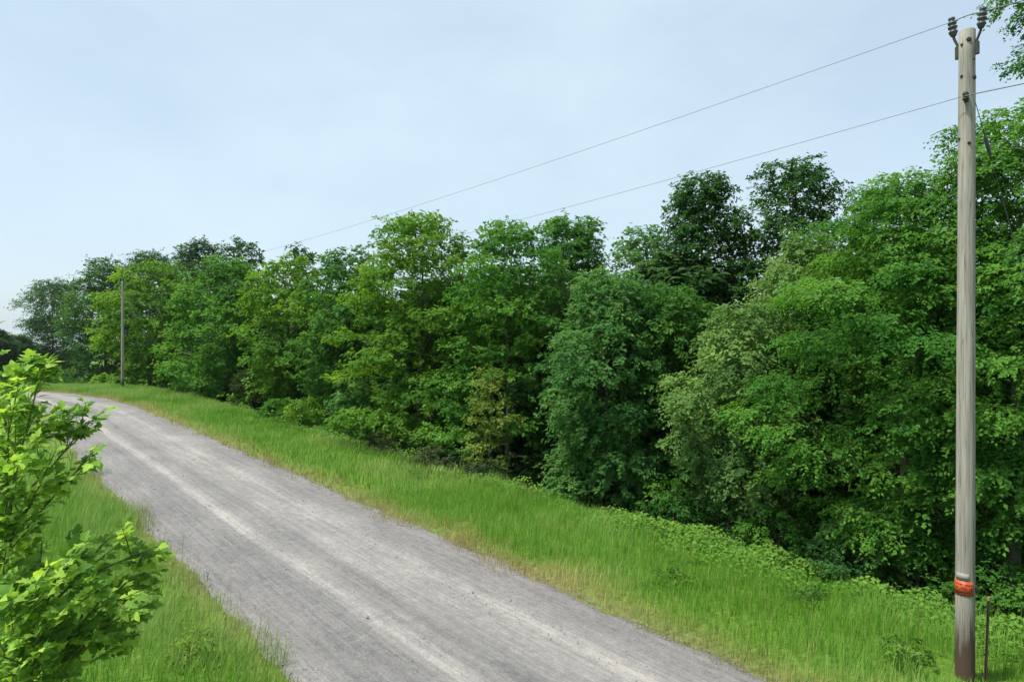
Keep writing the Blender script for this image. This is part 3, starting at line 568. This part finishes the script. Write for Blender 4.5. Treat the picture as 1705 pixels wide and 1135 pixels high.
# ------------------------------------------------------------------ utility poles
def lathe(bm, prof, n=14, M=None):
    rings = []
    for r, z in prof: rings.append([bm.verts.new((M or Matrix()) @ Vector((r * math.cos(2 * math.pi * k / n), r * math.sin(2 * math.pi * k / n), z))) for k in range(n)])
    for a, b in zip(rings, rings[1:]):
        for k in range(n): bm.faces.new((a[k], a[(k + 1) % n], b[(k + 1) % n], b[k]))
    bm.faces.new(rings[0][::-1]); bm.faces.new(rings[-1])
ds3 = Vector((DS[0], DS[1], 0)); dt3 = Vector((DT[0], DT[1], 0))
PH = 8.99
def pole_r(z): return 0.121 - 0.021 * z / PH
lean = Vector((0.0035, 0, 0))
def pole_axis(z): return Vector((lean.x * z, 0, z))
def build_pole(base, near):
    root = link('utility_pole', None, None, None, base)
    bm = bmesh.new(); nseg = 30; pts = []; rad = []
    for i in range(nseg + 1):
        z = -0.4 + (PH + .4) * i / nseg; pts.append(pole_axis(z)); rad.append(pole_r(max(z, 0)) * (1 + .012 * math.sin(i * 1.7)))
    pts.append(pole_axis(PH + .012)); rad.append(rad[-1] * .9)
    tube(bm, pts, rad, 20 if near else 10)
    link('shaft', (lambda me: (bm.to_mesh(me), [setattr(p, 'use_smooth', True) for p in me.polygons], me)[2])(bpy.data.meshes.new('shaft')), M_POLE, root); bm.free()
    for sg in (1, -1):                                    # pin insulators on steel brackets on either side of the top
        top = pole_axis(PH); foot = top + ds3 * sg * (pole_r(PH) + .018) + Vector((0, 0, -.32))
        head = top + ds3 * sg * .165 + Vector((0, 0, -.02))
        ax = Vector((ds3.x * sg * .10, ds3.y * sg * .10, 1)).normalized()
        bb = bmesh.new(); tube(bb, [foot, foot + Vector((0, 0, .16)), head - ax * .03, head + ax * .06], [.016, .017, .018, .014], 8)
        box(bb, foot + Vector((0, 0, .05)), (.05, .05, .17), (ds3 * sg).to_track_quat('X', 'Z'))
        br = bm_obj('bracket', bb, M_DARK, root, False)
        q = ax.to_track_quat('Z', 'Y').to_matrix().to_4x4(); Mx = Matrix.Translation(head) @ q @ Matrix.Diagonal((.92, .92, .86, 1))
        bi = bmesh.new(); lathe(bi, [(.03, 0), (.045, .02), (.05, .05), (.062, .06), (.062, .085), (.044, .10), (.044, .13), (.064, .14), (.064, .165), (.042, .18), (.042, .20), (.060, .21), (.060, .235), (.040, .25), (.034, .275), (.048, .29), (.046, .312), (.02, .33)], 16, Mx)
        ins = bm_obj('insulator', bi, M_POLY, root)
        bc = bmesh.new(); tube(bc, [head + ax * .237 + dt3 * .05 - ds3 * .06, head + ax * .237 + dt3 * .05 + ds3 * .06], .012, 6)
        bm_obj('wire_clamp', bc, M_STEEL, ins)
    sz = CAM_Z + (CY - 152) / F_PX * 9.4 if near else 8.05
    side = Vector((-0.62, -0.78, 0)).normalized() if near else -dt3
    p = pole_axis(sz) + side * (pole_r(sz))
    bm = bmesh.new(); box(bm, p + side * .02, (.07, .05, .012), side.to_track_quat('X', 'Z')); 
    box(bm, p + side * .045 + Vector((0, 0, .055)), (.09, .045, .009), side.to_track_quat('X', 'Z')); box(bm, p + side * .045 - Vector((0, 0, .055)), (.09, .045, .009), side.to_track_quat('X', 'Z'))
    box(bm, p + side * .003, (.012, .05, .12), side.to_track_quat('X', 'Z'))
    cl = bm_obj('clevis', bm, M_DARK, root, False)
    bm = bmesh.new(); lathe(bm, [(.036, -.048), (.042, -.034), (.030, -.012), (.030, .012), (.042, .034), (.036, .048)], 14, Matrix.Translation(p + side * .065)); bm_obj('spool', bm, M_DARK, cl)
    neutral = p + side * .10
    if near:
        fr = Vector((-.55, -.83, 0)).normalized()
        for (px, py, r) in ((1611, 55, .030), (1601, 61, .018), (1601, 114, .02), (1619, 118, .034), (1618, 88, .014), (1598, 218, .02), (1612, 228, .022)):
            zz = CAM_Z + (CY - py) / F_PX * 9.4; c = pole_axis(zz); u = (px - 1608.5) / F_PX * 9.4
            rr = pole_r(zz); u = max(-rr * .97, min(rr * .97, u)); lat = Vector((.835, -.55, 0)); dep = math.sqrt(rr * rr - u * u)
            q = lat * u + fr * dep; nrm = q.normalized()
            bb = bmesh.new(); lathe(bb, [(r * 1.1, -.01), (r * 1.1, .004), (r * .7, .005), (r * .7, .014), (r * .4, .015)], 8, Matrix.Translation(c + q) @ nrm.to_track_quat('Z', 'Y').to_matrix().to_4x4())
            bm_obj('bolt', bb, M_DARK, root, False)
        def wrap(z0, z1, a0, a1, off, th, mat, name, parent):
            bb = bmesh.new(); n = 14; gridv = []
            for lay in (0, 1):
                for z in (z0, z1):
                    row = []
                    for k in range(n + 1):
                        a = a0 + (a1 - a0) * k / n; rr = pole_r(z) * 1.012 + off + th * lay; c = pole_axis(z)
                        row.append(bb.verts.new(c + Vector((math.cos(a) * rr, math.sin(a) * rr, 0))))
                    gridv.append(row)
            (i0, i1, o0, o1) = gridv
            for k in range(n):
                bb.faces.new((o0[k], o0[k + 1], o1[k + 1], o1[k])); bb.faces.new((i0[k + 1], i0[k], i1[k], i1[k + 1]))
                bb.faces.new((o1[k], o1[k + 1], i1[k + 1], i1[k])); bb.faces.new((i0[k], i0[k + 1], o0[k + 1], o0[k]))
            for k in (0, n): bb.faces.new((i0[k], o0[k], o1[k], i1[k]) if k == 0 else (o0[k], i0[k], i1[k], o1[k]))
            return bm_obj(name, bb, mat, parent)
        zt = lambda py: CAM_Z + (CY - py) / F_PX * 9.37
        a_c = math.atan2(-.83, -.55) - .10
        wrap(zt(958), zt(946), a_c - .9, a_c + .5, .002, .002, M_PLATE, 'metal_plate', root)
        tg = wrap(zt(983), zt(959), a_c - 1.25, a_c + .95, .005, .003, M_ORANGE, 'orange_tag', root)
        rt = random.Random(3)
        for row, (py0, h) in enumerate(((963.5, .016), (969, .018), (975, .022), (980, .012))):
            a = a_c - 1.0 + .15 * row
            while a < a_c + .85:
                wdt = rt.uniform(.07, .22)
                if rt.random() < .72: wrap(zt(py0) - h, zt(py0) + .003 * rt.random(), a, a + wdt, .0085, .0008, M_INK, 'lettering', tg)
                a += wdt + rt.uniform(.05, .10)
        gb = bmesh.new(); box(gb, Vector((0, 0, 0)), (.03, .03, .05)); 
        bmesh.ops.transform(gb, matrix=Matrix.Translation(pole_axis(zt(972)) + Vector((.098, -.095, 0))), verts=gb.verts); bm_obj('tag_clip', gb, M_DARK, root, False)
    return root, neutral
pA, nA = build_pole(Vector((P0[0], P0[1], float(gz(0, 0)))), True)
tag(pA, 'tall weathered grey wooden utility pole with an orange tag near its foot', 'utility pole', 'utility poles along the road')
pB, nB = build_pole(G(61.2, 0), False)
tag(pB, 'distant wooden utility pole standing against the trees near the road crest', 'utility pole', 'utility poles along the road')

def wire(name, a, b, sag, r, label, n=40, cat='wire', mat=M_WIRE):
    bm = bmesh.new(); a, b = Vector(a), Vector(b); org = a.copy()
    tube(bm, [a.lerp(b, i / n) - Vector((0, 0, sag * 4 * (i / n) * (1 - i / n))) - org for i in range(n + 1)], r, 6)
    return tag(bm_obj(name, bm, mat, None, True, org), label, cat)
bA, bB = pA.location, pB.location
ax1 = Vector((ds3.x * .1, ds3.y * .1, 1)).normalized(); ax2 = Vector((-ds3.x * .1, -ds3.y * .1, 1)).normalized()
insA1 = bA + pole_axis(PH) + ds3 * .165 + Vector((0, 0, -.02)) + ax1 * .237 + dt3 * .05
insA2 = bA + pole_axis(PH) - ds3 * .165 + Vector((0, 0, -.02)) + ax2 * .237 + dt3 * .05
insB2 = bB + pole_axis(PH) - ds3 * .165 + Vector((0, 0, -.02)) + ax2 * .237 + dt3 * .05
off = Vector((-DS[0] * 61, -DS[1] * 61, -1.0))
wire('power_line', insA1, insB2, .75, .0042, 'upper power line running from the near pole top to the distant pole')
wire('power_line', insA2, insA1 + off, .35, .008, 'power line leaving the near pole top past the tall tree')
wire('power_line', insA1, insA2, -.02, .008, 'short jumper wire joining both insulators over the pole top', 8)
wire('neutral_line', bA + nA, bB + nB, .95, .0040, 'lower line from the spool on the near pole to the distant pole')
wire('neutral_line', bA + nA, bA + nA + off, .35, .0075, 'lower line leaving the spool on the near pole past the tall tree')
# guy wire into the woods
gf = G(-1.2, 3.9)
ga = bA + pole_axis(8.32) + dt3 * .10
root = link('guy_wire', None, None, None, gf); tag(root, 'thin steel guy wire with a grey strain insulator behind the near pole', 'guy wire')
d = (gf - ga); L = d.length; d.normalize()
bm = bmesh.new(); tube(bm, [ga - gf, ga + d * .82 - gf], .005, 6); tube(bm, [ga + d * 1.07 - gf, Vector((0, 0, -.1))], .004, 6); bm_obj('strand', bm, M_DARK, root)
bm = bmesh.new(); tube(bm, [ga + d * .80 - gf, ga + d * .83 - gf, ga + d * 1.06 - gf, ga + d * 1.09 - gf], [.012, .026, .026, .012], 8); bm_obj('strain_insulator', bm, M_POLY, root)
# steel stake beside the pole
fx = (1641 - CX) / F_PX * 9.45
s_, t_ = ST(fx, 9.45); b = G(s_, t_)
root = link('steel_stake', None, None, None, b); tag(root, 'thin rusty steel stake leaning beside the near pole', 'stake')
bm = bmesh.new(); tv_ = Vector((.055, .02, 1.12)); q = tv_.normalized().to_track_quat('Z', 'Y')
box(bm, tv_ * .47, (.034, .008, tv_.length * 1.06), q); box(bm, tv_ * .47 + q @ Vector((0, .014, 0)), (.008, .026, tv_.length * 1.06), q); bm_obj('stake_bar', bm, M_RUST, root, False)
bm = bmesh.new(); box(bm, tv_ * 1.03, (.036, .032, .05), q); bm_obj('painted_tip', bm, M_YEL, root, False)

# ------------------------------------------------------------------ big-leaved saplings beside the road
def big_leaf_mesh(seed):
    rng = random.Random(seed); bm = bmesh.new()
    half = [(0.0, 0.0), (.20, .02), (.42, .16), (.30, .30), (.50, .52), (.27, .56), (.16, .78), (0.0, 1.0)]
    def P(x, y): return Vector((x, y, .16 * abs(x) - .28 * y * y + .05 * math.sin(9 * y) * x))
    mid = [bm.verts.new(P(0, y)) for y in (0, .3, .56, 1.0)]
    for sg in (1, -1):
        pts = [bm.verts.new(P(sg * x * rng.uniform(.9, 1.1), y * rng.uniform(.96, 1.04))) for x, y in half[1:-1]]
        seq = [(mid[0], pts[0], pts[1]), (mid[0], pts[1], pts[2]), (mid[0], pts[2], mid[1]), (mid[1], pts[2], pts[3]), (mid[1], pts[3], pts[4]), (mid[1], pts[4], mid[2]), (mid[2], pts[4], pts[5]), (mid[2], pts[5], mid[3])]
        for f in seq: bm.faces.new(f if sg > 0 else f[::-1])
    tube(bm, [(0, -.45, .10), (0, -.2, .03), (0, 0, 0)], .012, 4)
    me = bpy.data.meshes.new('leaf'); bm.to_mesh(me); bm.free()
    for p in me.polygons: p.use_smooth = True
    return me
def big_leaf_mat():
    m, t, o = new_mat('sapling_leaf')
    oi = N(t, 'ShaderNodeObjectInfo'); r = oi.outputs['Random']
    c = ramp(t, [(0.0, (0.11, 0.26, 0.022)), (.45, (0.19, 0.37, 0.032)), (.85, (0.25, 0.42, 0.045)), (1.0, (0.36, 0.48, 0.06))]); lk(t, r, c.inputs['Fac'])
    tc = N(t, 'ShaderNodeTexCoord'); sp = N(t, 'ShaderNodeSeparateXYZ'); lk(t, tc.outputs['Object'], sp.inputs[0])
    ax = math_(t, 'ABSOLUTE', sp.outputs['X'])
    vein = math_(t, 'ABSOLUTE', math_(t, 'SINE', math_(t, 'MULTIPLY', math_(t, 'SUBTRACT', sp.outputs['Y'], math_(t, 'MULTIPLY', ax, .8)), 16.0)))
    v2 = math_(t, 'MINIMUM', math_(t, 'MULTIPLY', vein, 3.0), math_(t, 'MULTIPLY', ax, 30.0))
    vm = math_(t, 'MINIMUM', v2, 1.0)
    hs = N(t, 'ShaderNodeHueSaturation'); lk(t, c.outputs['Color'], hs.inputs['Color']); lk(t, math_(t, 'MULTIPLY_ADD', vm, -.18, 1.18), hs.inputs['Value'])
    p = N(t, 'ShaderNodeBsdfPrincipled'); p.inputs['Roughness'].default_value = .42; p.inputs['Specular IOR Level'].default_value = .45; lk(t, hs.outputs['Color'], p.inputs['Base Color'])
    bp = N(t, 'ShaderNodeBump'); bp.inputs['Strength'].default_value = .3; bp.inputs['Distance'].default_value = .01; lk(t, vm, bp.inputs['Height']); lk(t, bp.outputs['Normal'], p.inputs['Normal'])
    tr = N(t, 'ShaderNodeBsdfTranslucent'); h2 = N(t, 'ShaderNodeHueSaturation'); h2.inputs['Hue'].default_value = .48; h2.inputs['Value'].default_value = 1.5; lk(t, hs.outputs['Color'], h2.inputs['Color']); lk(t, h2.outputs['Color'], tr.inputs['Color'])
    ms = N(t, 'ShaderNodeMixShader'); ms.inputs[0].default_value = .6; lk(t, p.outputs[0], ms.inputs[1]); lk(t, tr.outputs[0], ms.inputs[2]); lk(t, ms.outputs[0], o.inputs['Surface']); return m
M_BIG = big_leaf_mat()
LEAVES = [big_leaf_mesh(k) for k in range(4)]
for me in LEAVES: me.materials.append(M_BIG)
def sapling(base, label, leader, branches, seed, nleaf, size, limit=290, name='broadleaf_sapling', twigs=6):
    """leader: list of points, branches: list of (height on leader 0..1, tip) in world metres"""
    rng = random.Random(seed); root = link(name, None, None, None, base); tag(root, label, 'sapling')
    lp = [Vector(p) - base for p in leader]
    def on_leader(f):
        x = f * (len(lp) - 1); i = min(int(x), len(lp) - 2); return lp[i].lerp(lp[i + 1], x - i)
    bm = bmesh.new(); n = len(lp); tube(bm, [lp[0] - Vector((0, 0, .15))] + lp[1:], [.032 * (1 - .8 * i / (n - 1)) for i in range(n)], 7)
    bm_obj('stem', bm, M_STEM, root)
    spots = []
    def leafy(path, f0, count):
        for k in range(count):
            f = f0 + (1 - f0) * (k + rng.random()) / count; x = f * (len(path) - 1); i = min(int(x), len(path) - 2)
            spots.append((path[i].lerp(path[i + 1], x - i), (path[i + 1] - path[i]).normalized()))
        spots.append((path[-1], (path[-1] - path[-2]).normalized()))
    for q in range(7):                                   # the boughs on the side away from the road
        f = rng.uniform(.25, .8); a_ = rng.uniform(1.7, 4.6); a0 = on_leader(f) + base
        branches = branches + [(f, a0 + Vector((math.cos(a_) * .75, math.sin(a_) * .75, rng.uniform(.15, .5))))]
    tot = len(branches); per = max(3, int(nleaf / (tot + 1) / (twigs + 1)))
    leafy(lp, .55, per * 2)
    for f, tip in branches:
        a = on_leader(f); e = Vector(tip) - base; mid = a.lerp(e, .5) + Vector((0, 0, -.06 * (e - a).length)); L = (e - a).length
        path = [a, a.lerp(mid, .5), mid, mid.lerp(e, .55), e]; bb = bmesh.new(); tube(bb, path, [.014, .012, .010, .007, .003], 6)
        leafy(path, .35, per)
        for q in range(twigs):
            g = rng.uniform(.35, .9); x = g * 4; i = min(int(x), 3); o_ = path[i].lerp(path[i + 1], x - i)
            dv = ((e - a).normalized() * .6 + Vector((rng.uniform(-1, 1), rng.uniform(-1, 1), rng.uniform(-.25, .9)))).normalized() * L * rng.uniform(.28, .45)
            tp = [o_, o_ + dv * .5, o_ + dv + Vector((0, 0, -.03))]; tube(bb, tp, [.006, .005, .002], 5); leafy(tp, .2, per)
        bm_obj('branch', bb, M_STEM, root)
    rng.shuffle(spots); extra = []
    for i, (p, dr) in enumerate(spots):
        out_ = (dr + Vector((rng.uniform(-1, 1), rng.uniform(-1, 1), rng.uniform(-.7, .35))) * 1.0).normalized()
        nr = (Vector((0, 0, 1)) + Vector((rng.uniform(-1, 1), rng.uniform(-1, 1), 0)) * .55 + Vector((-.25, -.35, 0))).normalized()
        xv = out_.cross(nr).normalized(); zv = xv.cross(out_).normalized()
        Mx = Matrix((xv, out_, zv)).transposed().to_4x4(); sc = size * rng.uniform(.55, 1.2)
        me = LEAVES[rng.randrange(4)]
        M2 = Matrix.Translation(p + out_ * sc * .4) @ Mx @ Matrix.Diagonal((sc * rng.uniform(.85, 1.15), sc, sc * rng.uniform(.5, 1.5), 1))
        if i < limit:
            o = bpy.data.objects.new('leaf', me); COL.objects.link(o); o.parent = root; o.matrix_local = M2
        else: extra.append((me, M2))
    if extra:
        vs_, fs_ = [], []
        for me, M2 in extra:
            o0 = len(vs_); vs_ += [M2 @ v.co for v in me.vertices]; fs_ += [[o0 + i for i in p.vertices] for p in me.polygons]
        me = bpy.data.meshes.new('foliage'); me.from_pydata(vs_, [], fs_); me.materials.append(M_LEAF)
        a = me.attributes.new('var', 'FLOAT', 'POINT'); vr = []
        for m_, _ in extra: vr += [rng.random()] * len(m_.vertices)
        a.data.foreach_set('value', vr); o = link('foliage', me, None, root); o.color = (.19, .37, .035, 1); o['kind'] = 'stuff'
    return root
def at(px, py, dep): return Vector(((px - CX) / F_PX * dep, dep, CAM_Z + (CY - py) / F_PX * dep))
def gnd(x, y):
    s, t = ST(x, y); return Vector((x, y, float(gz(s, t))))
b1 = gnd(-4.85, 6.3)
sapling(b1, 'tallest bright green sapling with large lobed leaves beside the gravel road', [b1, b1 + Vector((.05, 0, 1.2)), b1 + Vector((.10, 0, 2.4)), b1 + Vector((.22, 0, 3.5)), at(-14, 520, 6.2)],
        [(.80, at(78, 606, 6.3)), (.72, at(60, 655, 6.0)), (.66, at(148, 700, 6.5)), (.60, at(140, 770, 6.2)), (.62, at(40, 720, 5.7)), (.7, b1 + Vector((-.8, .5, 3.8))), (.6, b1 + Vector((-.9, -.3, 3.2))), (.5, at(30, 860, 5.8)), (.55, at(15, 800, 5.6)), (.78, at(20, 640, 6.6)), (.74, at(95, 690, 6.1)), (.66, at(15, 690, 5.5)), (.58, at(95, 745, 5.9)), (.52, at(30, 770, 5.4)), (.82, at(35, 620, 6.0)), (.42, at(10, 910, 5.5))], 7, 2700, .096)
b2 = gnd(-4.25, 5.9)
sapling(b2, 'lower spreading sapling with large leaves reaching out toward the gravel road', [b2, b2 + Vector((.03, 0, .8)), b2 + Vector((.05, 0, 1.6)), b2 + Vector((.10, .05, 2.3)), at(70, 900, 5.9)],
        [(.85, at(262, 908, 6.1)), (.75, at(232, 955, 6.3)), (.72, at(170, 905, 6.0)), (.60, at(228, 1010, 5.9)), (.62, at(120, 1000, 5.5)), (.5, at(150, 1060, 5.6)), (.7, at(20, 960, 5.4)), (.4, at(90, 1090, 5.5)), (.55, at(20, 1040, 5.3)), (.8, at(40, 920, 6.3)), (.35, at(20, 1120, 5.4)), (.66, at(200, 1060, 5.8)), (.58, at(180, 985, 5.6)), (.78, at(120, 930, 5.7)), (.5, at(70, 1020, 5.2)), (.45, at(130, 1110, 5.4)), (.62, at(60, 970, 5.1))], 17, 3000, .096)
# small leafy weeds in the grass
VW = ((822, 792, .55, 'yellow green weed clump on the upper verge below the layered trees'), (1500, 1095, .40, 'dark leafy weed clump near the road edge before the pole'), (1120, 960, .35, 'small weed clump in the middle of the grass bank'), (700, 800, .35, 'small weed clump on the far grass bank by the brambles'), (1350, 985, .38, 'round weed clump in the grass below the vines'))
for i, (px, py, H, label) in enumerate(VW):
    dep = (CAM_Z - .1) * F_PX / (py - CY); b = gnd((px - CX) / F_PX * dep, dep)
    make_tree('weed', 850 + i, b, H, .05, .34, 'dome', (.085, .20, .02), label, 14, .06, r0=.012, nl=6, cat='weed', limbs=8, flat=.6, spray=.14)
for i, (px, py, H, col, label) in enumerate(((322, 1128, .42, (.15, .26, .03), 'low bright leafy weed in the grass at the corner of the gravel road'), (60, 1126, .5, (.14, .25, .03), 'low leafy weed under the spreading sapling'))):
    dep = (CAM_Z + .1) * F_PX / (py - CY); b = gnd((px - CX) / F_PX * dep, dep)
    make_tree('weed', 800 + i, b, H, .05, .34, 'dome', col, label, 14, .06, r0=.012, nl=6, cat='weed', limbs=8, flat=.6, spray=.14)

# ------------------------------------------------------------------ the thin summer haze lying over the whole place
bm = bmesh.new(); bmesh.ops.create_cube(bm, size=1.0)
zlo = min(float(v) for v in (np.min(gz(np.array([-1000., 1000.]), np.array([1000., -1000.]))), gz(-1000, 60), -8)) - 1.5
bmesh.ops.transform(bm, matrix=Matrix.Translation((0, 0, (zlo + 22) / 2)) @ Matrix.Diagonal((3400, 3400, 22 - zlo, 1)), verts=bm.verts)
hz = bm_obj('haze', bm, None, None, False); hz['kind'] = 'stuff'
m, t, o = new_mat('haze_air'); pv = N(t, 'ShaderNodeVolumePrincipled'); pv.inputs['Color'].default_value = (.86, .93, 1.0, 1); pv.inputs['Density'].default_value = 0.0001; pv.inputs['Anisotropy'].default_value = 0.3
lk(t, pv.outputs[0], o.inputs['Volume']); hz.data.materials.append(m)
